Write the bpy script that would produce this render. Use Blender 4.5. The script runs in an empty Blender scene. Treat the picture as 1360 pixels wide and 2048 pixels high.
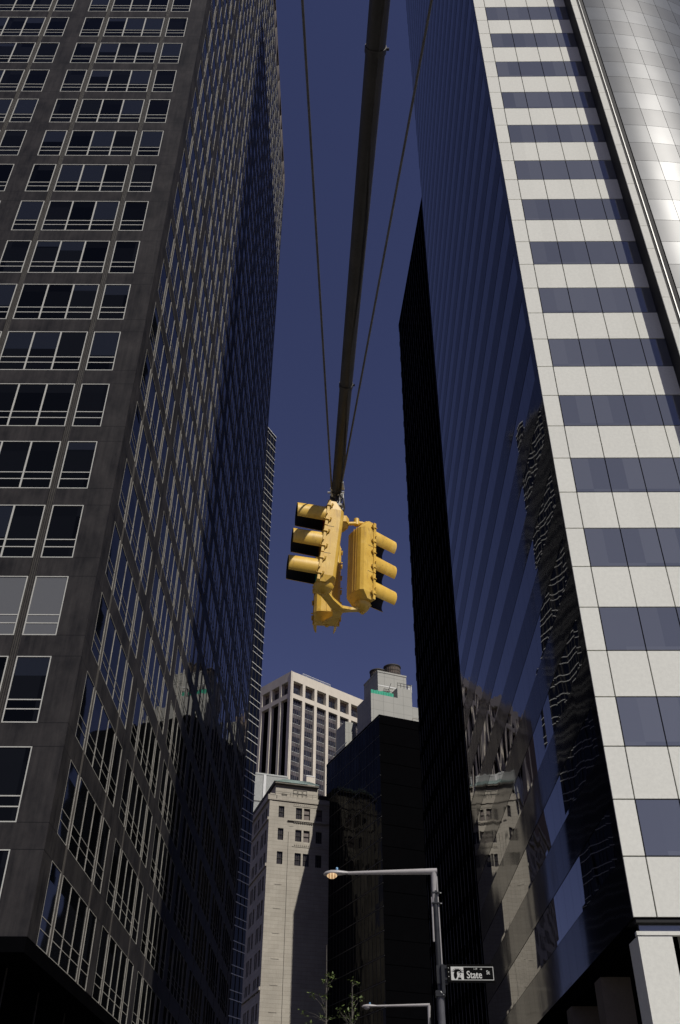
import bpy, bmesh, math, random
from mathutils import Vector, Matrix
R = math.radians
random.seed(7)
S = bpy.context.scene
col = S.collection

# ------------------------------------------------------------------ camera
CAMZ = 1.6
cd = bpy.data.cameras.new('camera'); cam = bpy.data.objects.new('camera', cd); col.objects.link(cam)
cd.sensor_fit = 'VERTICAL'; cd.sensor_height = 36.0; cd.lens = 36.0 * 1881.567 / 2048.0
cd.clip_start = 0.05; cd.clip_end = 6000
MW = Matrix(((0.99997613, 0.0, 0.00690897), (0.00549919, -0.60536299, -0.79593053), (0.00418243, 0.79594953, -0.60534854)))
# columns = camera axes (right, up, back) in world space, rows are world x, y, z
cam.matrix_world = Matrix.Translation((0, 0, CAMZ)) @ MW.to_4x4()
S.camera = cam
S.render.resolution_x, S.render.resolution_y = 680, 1024

# ------------------------------------------------------------------ light
SUN_AZ = 38.0      # degrees to the right of straight behind the camera
SUN_EL = 49.5
w = bpy.data.worlds.new('World'); S.world = w; w.use_nodes = True
nt = w.node_tree; nt.nodes.clear()
sky = nt.nodes.new('ShaderNodeTexSky'); sky.sky_type = 'NISHITA'; sky.sun_disc = False
sky.sun_elevation = R(SUN_EL); sky.sun_rotation = R(180 - SUN_AZ)
sky.air_density = 1.0; sky.dust_density = 0.0; sky.ozone_density = 6.0; sky.altitude = 200
bg = nt.nodes.new('ShaderNodeBackground'); bg.inputs['Strength'].default_value = 0.05
ow = nt.nodes.new('ShaderNodeOutputWorld')
tint = nt.nodes.new('ShaderNodeMix'); tint.data_type = 'RGBA'; tint.blend_type = 'MULTIPLY'; tint.inputs[0].default_value = 1
tint.inputs[7].default_value = (1.38, .93, 1.1, 1)
nt.links.new(sky.outputs[0], tint.inputs[6]); nt.links.new(tint.outputs[2], bg.inputs['Color']); nt.links.new(bg.outputs[0], ow.inputs['Surface'])
sd = bpy.data.lights.new('sun', 'SUN'); sd.energy = 5.0; sd.angle = R(0.53); sd.color = (1.0, 0.955, 0.88)
sun = bpy.data.objects.new('sun', sd); col.objects.link(sun)
sv = Vector((math.sin(R(SUN_AZ)) * math.cos(R(SUN_EL)), -math.cos(R(SUN_AZ)) * math.cos(R(SUN_EL)), math.sin(R(SUN_EL))))
sun.rotation_euler = sv.to_track_quat('Z', 'Y').to_euler()
sun.location = (20, -40, 80)
S.view_settings.view_transform = 'Standard'; S.view_settings.look = 'None'
S.view_settings.gamma = 1; S.view_settings.exposure = -0.2
S.cycles.max_bounces = 8; S.cycles.glossy_bounces = 5; S.cycles.diffuse_bounces = 3

# ------------------------------------------------------------------ materials
MATS = {}
def newmat(name):
    m = bpy.data.materials.new(name); m.use_nodes = True; MATS[name] = m
    return m, m.node_tree, m.node_tree.nodes['Principled BSDF']
def setp(b, **k):
    for n, v in k.items():
        b.inputs[n.replace('_', ' ')].default_value = v
def N(t, typ, **kw):
    n = t.nodes.new(typ)
    for k, v in kw.items(): setattr(n, k, v)
    return n
def math_(t, op, a, b=None, c=None):
    n = N(t, 'ShaderNodeMath', operation=op)
    for i, v in enumerate((a, b, c)):
        if v is None: continue
        if isinstance(v, (int, float)): n.inputs[i].default_value = v
        else: t.links.new(v, n.inputs[i])
    return n.outputs[0]
def mixc(t, f, a, b, bt='MIX'):
    n = N(t, 'ShaderNodeMix', data_type='RGBA', blend_type=bt)
    for s, v in ((0, f), (6, a), (7, b)):
        if isinstance(v, (int, float)): n.inputs[s].default_value = v
        elif isinstance(v, tuple): n.inputs[s].default_value = v if len(v) == 4 else (*v, 1)
        else: t.links.new(v, n.inputs[s])
    return n.outputs[2]
def noise(t, vec, scale, detail=4, rough=.6):
    n = N(t, 'ShaderNodeTexNoise'); n.inputs['Scale'].default_value = scale
    n.inputs['Detail'].default_value = detail; n.inputs['Roughness'].default_value = rough
    if vec is not None: t.links.new(vec, n.inputs['Vector'])
    return n
def objco(t, sx=1, sy=1, sz=1):
    c = N(t, 'ShaderNodeTexCoord'); m = N(t, 'ShaderNodeMapping'); m.inputs['Scale'].default_value = (sx, sy, sz)
    t.links.new(c.outputs['Object'], m.inputs['Vector']); return m.outputs[0]
def ramp(t, f, p0, p1, c0=(0, 0, 0, 1), c1=(1, 1, 1, 1)):
    r = N(t, 'ShaderNodeValToRGB'); r.color_ramp.elements[0].position = p0; r.color_ramp.elements[1].position = p1
    r.color_ramp.elements[0].color = c0; r.color_ramp.elements[1].color = c1
    t.links.new(f, r.inputs[0]); return r.outputs[0]

def mottled(name, c, var=.25, rough=.7, scale=1.5, spec=.4, streak=.0, bump=0.0, metallic=0.0, fine=14):
    """base colour with two sizes of mottling and optional vertical weather streaks"""
    m, t, b = newmat(name)
    n1 = noise(t, objco(t), scale, 5); n2 = noise(t, objco(t), fine, 3, .7)
    f = math_(t, 'ADD', math_(t, 'MULTIPLY', n1.outputs[0], .6), math_(t, 'MULTIPLY', n2.outputs[0], .4))
    lo = tuple(x * (1 - var) for x in c); hi = tuple(min(1, x * (1 + var)) for x in c)
    cc = mixc(t, ramp(t, f, .35, .65), lo, hi)
    if streak:
        n3 = noise(t, objco(t, 2.2, 2.2, .12), 1.0, 5)
        cc = mixc(t, math_(t, 'MULTIPLY', ramp(t, n3.outputs[0], .45, .7), streak), cc, tuple(x * .45 for x in c))
    t.links.new(cc, b.inputs['Base Color'])
    setp(b, Roughness=rough, Metallic=metallic); b.inputs['Specular IOR Level'].default_value = spec
    if bump:
        bp = N(t, 'ShaderNodeBump'); bp.inputs['Strength'].default_value = bump; bp.inputs['Distance'].default_value = .02
        t.links.new(n2.outputs[0], bp.inputs['Height']); t.links.new(bp.outputs[0], b.inputs['Normal'])
    return m

def wavy_normal(t, k, cell=(1, 1, 1), wave=.35, tilt=.3, stretch=(1, 1, 1)):
    """each pane tilts a little and its sheet ripples, as real glazing does"""
    g = N(t, 'ShaderNodeNewGeometry')
    n1 = noise(t, objco(t, *stretch), wave, 2, .45)
    v = N(t, 'ShaderNodeVectorMath', operation='SUBTRACT'); t.links.new(n1.outputs['Color'], v.inputs[0]); v.inputs[1].default_value = (.5, .5, .5)
    fl = N(t, 'ShaderNodeVectorMath', operation='FLOOR'); t.links.new(objco(t, *cell), fl.inputs[0])
    wn = N(t, 'ShaderNodeTexWhiteNoise'); wn.noise_dimensions = '3D'; t.links.new(fl.outputs[0], wn.inputs['Vector'])
    v2 = N(t, 'ShaderNodeVectorMath', operation='SUBTRACT'); t.links.new(wn.outputs['Color'], v2.inputs[0]); v2.inputs[1].default_value = (.5, .5, .5)
    s2 = N(t, 'ShaderNodeVectorMath', operation='SCALE'); t.links.new(v2.outputs[0], s2.inputs[0]); s2.inputs['Scale'].default_value = tilt
    a = N(t, 'ShaderNodeVectorMath', operation='ADD'); t.links.new(v.outputs[0], a.inputs[0]); t.links.new(s2.outputs[0], a.inputs[1])
    s = N(t, 'ShaderNodeVectorMath', operation='SCALE'); t.links.new(a.outputs[0], s.inputs[0]); s.inputs['Scale'].default_value = k
    ad = N(t, 'ShaderNodeVectorMath', operation='ADD'); t.links.new(g.outputs['Normal'], ad.inputs[0]); t.links.new(s.outputs[0], ad.inputs[1])
    nn = N(t, 'ShaderNodeVectorMath', operation='NORMALIZE'); t.links.new(ad.outputs[0], nn.inputs[0])
    return nn.outputs[0], wn.outputs['Value']

def glass(name, c, ior=1.5, rough=.02, k=.02, cell=(1, 1, 1), wave=.35, tilt=.3, var=0.0, tint=(1, 1, 1), stretch=(1, 1, 1)):
    m, t, b = newmat(name)
    nn, val = wavy_normal(t, k, cell, wave, tilt, stretch)
    t.links.new(nn, b.inputs['Normal'])
    if var:
        f = math_(t, 'MULTIPLY', val, var)
        t.links.new(mixc(t, f, c, (.05, .055, .07)), b.inputs['Base Color'])
    else: b.inputs['Base Color'].default_value = (*c, 1)
    setp(b, Roughness=rough, IOR=ior); b.inputs['Specular Tint'].default_value = (*tint, 1)
    return m

def panelled(name, c, cell, joint=.0, var=.1, rough=.6, spec=.4, speck=.08):
    """cladding whose slabs differ slightly from one another"""
    m, t, b = newmat(name)
    fl = N(t, 'ShaderNodeVectorMath', operation='FLOOR'); t.links.new(objco(t, *cell), fl.inputs[0])
    wn = N(t, 'ShaderNodeTexWhiteNoise'); wn.noise_dimensions = '3D'; t.links.new(fl.outputs[0], wn.inputs['Vector'])
    n2 = noise(t, objco(t), 9, 4, .75); n3 = noise(t, objco(t, 1.5, 1.5, .25), .8, 4)
    f = math_(t, 'ADD', math_(t, 'MULTIPLY', wn.outputs['Value'], .5), math_(t, 'MULTIPLY', n3.outputs[0], .5))
    cc = mixc(t, f, tuple(x * (1 - var) for x in c), tuple(min(1, x * (1 + var * .6)) for x in c))
    cc = mixc(t, math_(t, 'MULTIPLY', ramp(t, n2.outputs[0], .4, .6), speck), cc, tuple(x * .5 for x in c))
    t.links.new(cc, b.inputs['Base Color']); setp(b, Roughness=rough); b.inputs['Specular IOR Level'].default_value = spec
    return m

# left tower: dark granite with soot patches and streaks below the joints
def granite():
    m, t, b = newmat('dark_granite')
    co = objco(t)
    n1 = noise(t, objco(t, .5, .5, .35), 1.1, 6, .65); n2 = noise(t, co, 30, 3, .8)
    n3 = noise(t, objco(t, 3.5, 3.5, .22), 1.0, 5, .7)
    f = math_(t, 'ADD', math_(t, 'MULTIPLY', n1.outputs[0], .62), math_(t, 'MULTIPLY', n3.outputs[0], .38))
    c = mixc(t, ramp(t, f, .36, .64), (.009, .0088, .010), (.046, .042, .041))
    c = mixc(t, math_(t, 'MULTIPLY', ramp(t, n2.outputs[0], .45, .6), .3), c, (.018, .018, .02))
    # slab joints at the storey line and under each window
    sp = N(t, 'ShaderNodeSeparateXYZ'); t.links.new(co, sp.inputs[0])
    for off in (13.23 + 1.6 * 42 / 34.5, 13.23 + 1.6 * 42 / 34.5 + 1.2):
        fr = math_(t, 'FRACT', math_(t, 'DIVIDE', math_(t, 'SUBTRACT', sp.outputs[2], off - .02), 4.8))
        j = math_(t, 'LESS_THAN', fr, .04 / 4.8)
        c = mixc(t, math_(t, 'MULTIPLY', j, .75), c, (.006, .006, .007))
    t.links.new(c, b.inputs['Base Color']); setp(b, Roughness=.5); b.inputs['Specular IOR Level'].default_value = .12
    return m
granite()
mottled('window_frame', (.42, .42, .39), .1, .6, 2, .12)
mottled('shaded_side_frame', (.27, .26, .235), .35, .65, 1.2, .12)  # street-side copy of window_frame, that face's dimmer light put into its colour
mottled('fin_metal', (.06, .054, .048), .2, .5, 3, .4)
mottled('channel_metal', (.035, .033, .03), .3, .5, 3)
glass('left_glass', (.0012, .0015, .002), 1.21, .02, .016, (1 / 1.77, 1 / 1.77, 1 / 1.6), .3, .5, var=.12)
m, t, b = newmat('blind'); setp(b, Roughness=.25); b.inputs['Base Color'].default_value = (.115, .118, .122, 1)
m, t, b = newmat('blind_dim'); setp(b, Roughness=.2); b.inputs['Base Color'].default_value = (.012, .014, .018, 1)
m, t, b = newmat('black_void'); setp(b, Roughness=.9); b.inputs['Base Color'].default_value = (.0022, .0022, .0026, 1); b.inputs['Specular IOR Level'].default_value = 0
# right tower
panelled('white_panel', (.70, .70, .64), (1 / 1.14, 1, 1 / 1.4544), var=.06, rough=.85, spec=.08, speck=.14)
glass('front_glass', (.135, .142, .16), 2.4, .015, .006, (1 / 1.14, 1, 1 / 1.4544), .4, .5, var=.45)
glass('side_glass', (.002, .002, .004), 1.85, .012, .019, (1, 1 / 1.14, 1 / 1.4544), .38, .34, stretch=(1, 1, .45))
glass('side_spandrel', (.006, .0055, .006), 1.14, .05, .018, (1, 1 / 1.14, 1 / 1.4544), .5, .15, stretch=(1, 1, .45))
mottled('joint_dark', (.012, .012, .013), .2, .8)
mottled('stone_brown', (.12, .1, .085), .15, .6)
# curved tower
def curved(name, c, rough, spec):
    m, t, b = newmat(name)
    nn, val = wavy_normal(t, .012, (1, 1, 1), .8, .0)
    t.links.new(nn, b.inputs['Normal'])
    n = noise(t, objco(t, .6, .6, 1), .9, 4)
    t.links.new(mixc(t, n.outputs[0], tuple(x * .8 for x in c), tuple(x * 1.2 for x in c)), b.inputs['Base Color'])
    setp(b, Roughness=rough, Metallic=.0, IOR=1.5); b.inputs['Specular IOR Level'].default_value = spec
    return m
curved('curved_glass', (.115, .125, .14), .31, .055)
curved('curved_spandrel', (.085, .092, .105), .33, .048)
# other buildings
mottled('black_stone', (.0022, .0022, .0026), .2, .95, .6, 0)
glass('black_glass', (.003, .003, .004), 1.09, .03, .11, (1 / 1.5, 1 / 1.5, 1 / 3.4), .4, .6, stretch=(1, 1, .4))
glass('far_glass', (.002, .0025, .004), 1.33, .05, .02, (1, 1, 1), .4, .3)
mottled('trim_white', (.6, .6, .58), .1, .5)
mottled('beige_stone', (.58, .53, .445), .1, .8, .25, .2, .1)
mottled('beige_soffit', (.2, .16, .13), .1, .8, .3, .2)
glass('beige_glass', (.012, .012, .02), 1.45, .08, .02, (1, 1, 1), .4, .5, var=.8)
mottled('bronze_panel', (.085, .075, .078), .5, .5, .35, .4, fine=3)
m = mottled('old_stone', (.40, .37, .315), .16, .85, .22, .2, .16, .25, fine=5)
def courses():
    t = m.node_tree; b = t.nodes['Principled BSDF']; src = b.inputs['Base Color'].links[0].from_socket
    sp = N(t, 'ShaderNodeSeparateXYZ'); t.links.new(objco(t), sp.inputs[0])
    fr = math_(t, 'FRACT', math_(t, 'DIVIDE', sp.outputs[2], .62)); row = math_(t, 'FLOOR', math_(t, 'DIVIDE', sp.outputs[2], .62))
    wn = N(t, 'ShaderNodeTexWhiteNoise'); wn.noise_dimensions = '2D'; cb = N(t, 'ShaderNodeCombineXYZ')
    t.links.new(math_(t, 'FLOOR', math_(t, 'DIVIDE', math_(t, 'ADD', math_(t, 'ADD', sp.outputs[0], sp.outputs[1]), math_(t, 'MULTIPLY', row, .7)), 1.3)), cb.inputs[0]); t.links.new(row, cb.inputs[1]); t.links.new(cb.outputs[0], wn.inputs['Vector'])
    c = mixc(t, math_(t, 'MULTIPLY', wn.outputs['Value'], .3), src, (.27, .24, .2)); c = mixc(t, math_(t, 'MULTIPLY', math_(t, 'LESS_THAN', fr, .09), .35), c, (.12, .10, .08))
    t.links.new(c, b.inputs['Base Color'])
courses()
mottled('old_window', (.02, .018, .02), .5, .25, 1.2)
mottled('old_blind', (.14, .115, .105), .2, .6, 1)
mottled('old_dark_trim', (.03, .027, .024), .3, .7)
mottled('copper_green', (.20, .255, .235), .2, .6, 1.2)
m, t, b = newmat('concrete_tile'); 
def tilemat():
    sp = N(t, 'ShaderNodeSeparateXYZ'); t.links.new(objco(t), sp.inputs[0])
    n1 = noise(t, objco(t), .5, 5); c = mixc(t, n1.outputs[0], (.29, .29, .265), (.39, .385, .35))
    for o, d in ((0, 2.0), (1, 2.0), (2, 1.75)):
        fr = math_(t, 'FRACT', math_(t, 'DIVIDE', math_(t, 'ADD', sp.outputs[o], .31), d))
        c = mixc(t, math_(t, 'MULTIPLY', math_(t, 'LESS_THAN', fr, .05), .35), c, (.1, .1, .09))
    t.links.new(c, b.inputs['Base Color']); setp(b, Roughness=.8)
tilemat()
mottled('rib_metal', (.36, .37, .35), .1, .5, .8)
mottled('tank_wood', (.11, .085, .07), .35, .85, 2.5)
mottled('net_green', (.01, .32, .19), .25, .6, 1)
# street things
def yellow():
    m, t, b = newmat('yellow_paint')
    co = objco(t)
    n1 = noise(t, co, 7, 5, .6); n2 = noise(t, objco(t, 26, 26, 5), 1, 4, .7); n3 = noise(t, co, 90, 2)
    c = mixc(t, ramp(t, n1.outputs[0], .3, .7), (.56, .335, .035), (.70, .45, .07))
    c = mixc(t, math_(t, 'MULTIPLY', ramp(t, n2.outputs[0], .52, .72), .55), c, (.26, .14, .035))
    n4 = noise(t, co, 38, 4, .75); c = mixc(t, math_(t, 'MULTIPLY', ramp(t, n4.outputs[0], .66, .70), .7), c, (.09, .05, .03))
    c = mixc(t, math_(t, 'MULTIPLY', ramp(t, n1.outputs[0], .55, .8), .35), c, (.72, .56, .28))
    t.links.new(c, b.inputs['Base Color']); setp(b, Roughness=.42)
    bp = N(t, 'ShaderNodeBump'); bp.inputs['Strength'].default_value = .12; bp.inputs['Distance'].default_value = .004
    t.links.new(n3.outputs[0], bp.inputs['Height']); t.links.new(bp.outputs[0], b.inputs['Normal'])
yellow()
mottled('visor_inside', (.006, .006, .006), .2, .7)
mottled('arm_metal', (.022, .019, .017), .5, .55, 6, .5, .3, .15, metallic=0.0, fine=40)
mottled('galvanised', (.38, .38, .36), .2, .45, 8, .5, metallic=.15)
mottled('wire_steel', (.10, .095, .09), .3, .5, 8)
mottled('lamp_grey', (.30, .285, .28), .1, .4, 3)
mottled('pole_dark', (.018, .019, .02), .4, .4, 4)
mottled('pole_silver', (.075, .075, .08), .25, .45, 5, streak=.2)
mottled('sign_black', (.004, .004, .004), .1, .9, 5, .05)
mottled('sign_white', (.5, .5, .47), .05, .6, 5)
for nm, c in (('lens_red', (.25, .01, .01)), ('lens_amber', (.3, .12, .01)), ('lens_green', (.01, .18, .12)), ('photocell', (.12, .25, .4))):
    mottled(nm, c, .1, .25, 10)
m, t, b = newmat('lit_refractor'); b.inputs['Base Color'].default_value = (.5, .35, .2, 1)
wv = N(t, 'ShaderNodeTexWave'); wv.inputs['Scale'].default_value = 5.5; wv.bands_direction = 'X'; wv.inputs['Distortion'].default_value = .4
t.links.new(objco(t), wv.inputs['Vector'])
t.links.new(mixc(t, wv.outputs['Color'], (.35, .15, .05), (1, .72, .4)), b.inputs['Emission Color']); b.inputs['Emission Strength'].default_value = .85
mottled('asphalt', (.05, .05, .052), .2, .9, 3)
mottled('pavement', (.2, .195, .18), .12, .85, 2)
mottled('road_paint', (.7, .7, .66), .1, .7, 3)
mottled('ground', (.05, .048, .042), .15, .9, .3)
mottled('bark', (.09, .08, .065), .3, .8, 8)
m, t, b = newmat('leaf'); nz = noise(t, objco(t), 3, 2)
t.links.new(mixc(t, nz.outputs[0], (.035, .065, .012), (.15, .19, .05)), b.inputs['Base Color']); setp(b, Roughness=.55)

# ------------------------------------------------------------------ mesh builder
class MB:
    def __init__(s): s.v = []; s.f = []; s.m = []; s.mats = []; s.smooth = []
    def mi(s, mat):
        if mat not in s.mats: s.mats.append(mat)
        return s.mats.index(mat)
    def add(s, vs, fs, mat, smooth=False):
        o = len(s.v); s.v += [tuple(v) for v in vs]; i = s.mi(mat)
        for f in fs: s.f.append([o + k for k in f]); s.m.append(i); s.smooth.append(smooth)
    def box(s, x0, x1, y0, y1, z0, z1, mat):
        if x1 < x0: x0, x1 = x1, x0
        if y1 < y0: y0, y1 = y1, y0
        v = [(x0, y0, z0), (x1, y0, z0), (x1, y1, z0), (x0, y1, z0), (x0, y0, z1), (x1, y0, z1), (x1, y1, z1), (x0, y1, z1)]
        s.add(v, [(0, 3, 2, 1), (4, 5, 6, 7), (0, 1, 5, 4), (1, 2, 6, 5), (2, 3, 7, 6), (3, 0, 4, 7)], mat)
    def quad(s, a, b, c, d, mat): s.add([a, b, c, d], [(0, 1, 2, 3)], mat)
    def prism(s, pts, z0, z1, mat, M=None):
        """pts: 2D outline, counter-clockwise seen from +z"""
        n = len(pts); v = [Vector((p[0], p[1], z0)) for p in pts] + [Vector((p[0], p[1], z1)) for p in pts]
        if M is not None: v = [M @ a for a in v]
        f = [tuple(reversed(range(n))), tuple(range(n, 2 * n))] + [(i, (i + 1) % n, n + (i + 1) % n, n + i) for i in range(n)]
        s.add(v, f, mat)
    def tube(s, path, rad, mat, n=12, caps=True):
        """path of points with one radius or a radius per point"""
        path = [Vector(p) for p in path]; k = len(path)
        rs = rad if isinstance(rad, (list, tuple)) else [rad] * k
        up = None; rings = []
        for i, p in enumerate(path):
            d = (path[min(i + 1, k - 1)] - path[max(i - 1, 0)]).normalized()
            if up is None:
                up = Vector((0, 0, 1)) if abs(d.z) < .9 else Vector((1, 0, 0))
            a = d.cross(up).normalized(); b = a.cross(d).normalized(); up = b
            rings.append([p + (a * math.cos(2 * math.pi * j / n) + b * math.sin(2 * math.pi * j / n)) * rs[i] for j in range(n)])
        v = [q for r in rings for q in r]; f = []
        for i in range(k - 1):
            for j in range(n):
                f.append((i * n + j, i * n + (j + 1) % n, (i + 1) * n + (j + 1) % n, (i + 1) * n + j))
        s.add(v, f, mat, True)
        if caps:
            s.add(rings[0], [tuple(range(n))], mat); s.add(rings[-1], [tuple(reversed(range(n)))], mat)
    def lathe(s, prof, c, mat, n=24):
        """prof: (radius, z) pairs turned about the vertical through c"""
        v = []; f = []
        for r, z in prof:
            for j in range(n):
                a = 2 * math.pi * j / n; v.append((c[0] + r * math.cos(a), c[1] + r * math.sin(a), c[2] + z))
        for i in range(len(prof) - 1):
            for j in range(n): f.append((i * n + j, i * n + (j + 1) % n, (i + 1) * n + (j + 1) % n, (i + 1) * n + j))
        s.add(v, f, mat, True)
    def build(s, name, parent=None, M=None, kind=None, label=None):
        me = bpy.data.meshes.new(name)
        vs = [tuple(M @ Vector(v)) for v in s.v] if M is not None else s.v
        me.from_pydata(vs, [], s.f); me.update()
        for mt in s.mats: me.materials.append(MATS[mt])
        me.polygons.foreach_set('material_index', s.m); me.polygons.foreach_set('use_smooth', s.smooth)
        if any(s.smooth): 
            bm = bmesh.new(); bm.from_mesh(me); bmesh.ops.recalc_face_normals(bm, faces=bm.faces); bm.to_mesh(me); bm.free()
        me.update()
        o = bpy.data.objects.new(name, me); col.objects.link(o); o.parent = parent
        if kind: o['kind'] = kind
        if label: o['label'] = label
        return o
def thing(name, label, cat, loc=(0, 0, 0), heading=0.0, group=None):
    """Empty at the base; heading in degrees turns its +y axis clockwise seen from above"""
    o = bpy.data.objects.new(name, None); col.objects.link(o); o.location = loc; o.rotation_euler = (0, 0, R(-heading))
    o['label'] = label; o['category'] = cat
    if group: o['group'] = group
    return o
def tag(o, label, cat, group=None):
    o['label'] = label; o['category'] = cat
    if group: o['group'] = group
    return o

# ================================================================== SETTING
m = MB(); m.quad((-1500, -800, -.15), (1500, -800, -.15), (1500, 2500, -.15), (-1500, 2500, -.15), 'ground'); m.build('ground', kind='structure')
m = MB(); m.box(-8, 4.2, -60, 160, -.16, -.02, 'asphalt'); m.build('road', kind='structure')
m = MB()
m.box(4.2, 4.35, -60, 160, -.16, .12, 'pavement'); m.box(4.352, 24, -60, 32.8, -.16, .118, 'pavement'); m.box(4.352, 9.4, 32.802, 160, -.16, .118, 'pavement')
m.build('pavement_right', kind='structure')
m = MB(); m.box(-8.15, -8, -60, 160, -.16, .12, 'pavement'); m.box(-11.0, -8.152, -60, 160, -.16, .118, 'pavement'); m.box(-70, -11.002, -60, 34.3, -.16, .118, 'pavement'); m.build('pavement_left', kind='structure')
m = MB()
for i in range(9): m.box(-7.4 + i * 1.3, -6.8 + i * 1.3, 13, 16.2, -.016, -.012, 'road_paint')
m.build('crosswalk', kind='structure')

# ================================================================== LEFT TOWER
LD = 34.5; KL = LD / 42.0; CL_ = CAMZ / KL      # drawn for a 42 m distance, scaled as a whole
LT = thing('granite_tower', 'dark granite office tower with pale framed window bands filling the left side', 'office tower', (-13.36 * KL, LD, 0), -0.436); LT.scale = (KL, KL, KL)
Z0, ST, WH, NR = 13.23 + CL_, 4.8, 3.6, 36
BASE = Z0 - WH
# each facade is written in (along, out) coordinates and mapped to the local frame
def mapF(a, o): return (-a, -o)       # front: along runs left from the corner, out = toward -y
def mapS(a, o): return (o, a)         # street side: along runs back, out = toward +x
def fbox(mb, mp, a0, a1, o0, o1, z0, z1, mat):
    p, q = mp(a0, o0), mp(a1, o1); mb.box(min(p[0], q[0]), max(p[0], q[0]), min(p[1], q[1]), max(p[1], q[1]), z0, z1, mat)
DEP = .22
wall = MB(); chan = MB()
LH = 189.2 + CL_
wall.box(-57.0, -DEP - .001, DEP + .001, 82.4, BASE, LH - 6.8, 'black_void')      # core
wins = []   # (map, a0, widths list, row)
for mp, per, npier, nmod, corner in ((mapF, 11.1, 1.52, 5, 1.47), (mapS, 11.55, 1.6, 7, 1.52)):
    sc = (per - npier) / (11.1 - 1.52)
    W, CH, WW = 1.76 * sc, .41 * sc, (11.1 - 1.52 - 2 * 1.76 - .82) * sc
    a = corner
    fbox(wall, mp, 0.0 if mp is mapS else -0.0, corner, -DEP, 0, BASE, LH - 6.8, 'dark_granite') if mp is mapF else fbox(wall, mp, DEP + .002, corner, -DEP, 0, BASE, LH - 6.8, 'dark_granite')
    for k in range(nmod):
        segs = [(a, a + W, 1), (a + W + CH, a + W + CH + WW, 3), (a + W + 2 * CH + WW, a + 2 * W + 2 * CH + WW, 1)]
        for s0, s1, n in segs:
            for r in range(-0, NR):
                zt = Z0 + r * ST
                fbox(wall, mp, s0 - .002, s1 + .002, -DEP, -.004, zt, zt + (ST - WH), 'dark_granite')
                wins.append((mp, s0, s1, n, r))
        for c0 in (a + W, a + W + CH + WW):
            fbox(chan, mp, c0 + .004, c0 + CH - .004, -DEP, -.10, BASE, LH - 6.9, 'channel_metal')
            for q in (.06, .34, .62, .88):
                fbox(chan, mp, c0 + CH * q - .012, c0 + CH * q + .012, -.10, -.015, BASE, LH - 6.9, 'fin_metal')
        a2 = a + 2 * W + 2 * CH + WW
        fbox(wall, mp, a2, a2 + npier, -DEP, 0, BASE, LH - 6.8, 'dark_granite')
        a += per
    LEN = a
# mechanical crown with tall openings
zc = LH - 6.8
wall.box(-57, -1.2, 1.2, 82.4, zc, LH - .2, 'black_void')
for mp, L in ((mapF, 57.0), (mapS, 82.4)):
    a_ = .0 if mp is mapF else .0
    o1 = .01
    s0 = 0.0 if mp is mapF else 1.2
    fbox(wall, mp, s0, L, -1.2, o1, zc, zc + 1.4, 'stone_brown'); fbox(wall, mp, s0, L, -1.2, o1, LH - 1.0, LH, 'stone_brown')
    k = 0; x = s0
    while x < L - 1:
        wdt = 3.2 if k % 2 else 1.3
        fbox(wall, mp, x, min(x + wdt, L), -1.19, o1 - .003, zc + 1.4, LH - 1.0, 'stone_brown'); x += wdt + (4.4 if k % 2 else 1.9); k += 1
# bottom: recessed dark lobby, columns
wall.box(-57, -1.6, 1.6, 82.4, .1, BASE - .6, 'black_void')
wall.box(-57, -.01, .01, 82.4, BASE - .6, BASE - .003, 'black_stone')
for i in range(15):
    wall.box(-1.58, -1.52, 3 + i * 5.5, 3.08 + i * 5.5, .1, BASE - .6, 'channel_metal')
    wall.box(-4.5 - i * 3.6, -4.42 - i * 3.6, 1.5, 1.58, .1, BASE - .6, 'channel_metal')
wall.build('wall', LT); chan.build('mullion_channel', LT)

def win_geo(fr, gl, mp, s0, s1, n, r):
    zt = Z0 + r * ST; zb = zt - WH; F = .055 if mp is mapF else .034; FM = 'window_frame' if mp is mapF else 'shaded_side_frame'; o0, o1 = -.05, .004
    fbox(fr, mp, s0 + .004, s1 - .004, o0, o1, zt - F, zt - .004, FM); fbox(fr, mp, s0 + .004, s1 - .004, o0, o1, zb, zb + F, FM)
    pw = (s1 - s0) / n
    for i in range(n + 1):
        c = s0 + pw * i; hw = F / 2 + (.02 if 0 < i < n and mp is mapF else 0)
        c0 = c + .004 if i == 0 else (c - F if i == n else c - hw); c1 = c0 + F if i in (0, n) else c + hw
        if i == n: c0 -= .004; c1 -= .004
        fbox(fr, mp, c0, c1, o0 + .002, o1 + .003, zb + F, zt - F, FM)
    for q in (.662, .80):
        zz = zt - WH * q; fbox(fr, mp, s0 + F, s1 - F, o0, -.008, zz - F * .5, zz + F * .5, FM)
    rr = random.Random(int(s0 * 100) * 131 + r * 17 + (5 if mp is mapS else 0))
    for i in range(n):
        u0, u1 = s0 + pw * i + .03, s0 + pw * (i + 1) - .03
        p, q = mp(u0, -.028), mp(u1, -.028)
        def face(za, zb_, mat):
            pts = [(p[0], p[1], za), (q[0], q[1], za), (q[0], q[1], zb_), (p[0], p[1], zb_)]
            if mp is mapF: pts.reverse()
            gl.add(pts, [(0, 1, 2, 3)], mat)
        x = rr.random(); full = (mp is mapF and r == 3 and s0 < 14)
        if full: face(zb + .03, zt - .03, 'blind'); continue
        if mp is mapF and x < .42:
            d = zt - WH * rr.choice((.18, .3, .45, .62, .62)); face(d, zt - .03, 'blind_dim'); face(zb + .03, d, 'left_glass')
        else: face(zb + .03, zt - .03, 'left_glass')
from bpy_extras.object_utils import world_to_camera_view
bpy.context.view_layer.update()
scored = []
LM = Matrix.Translation((-13.36 * KL, LD, 0)) @ Matrix.Rotation(R(.436), 4, 'Z') @ Matrix.Scale(KL, 4)
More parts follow.
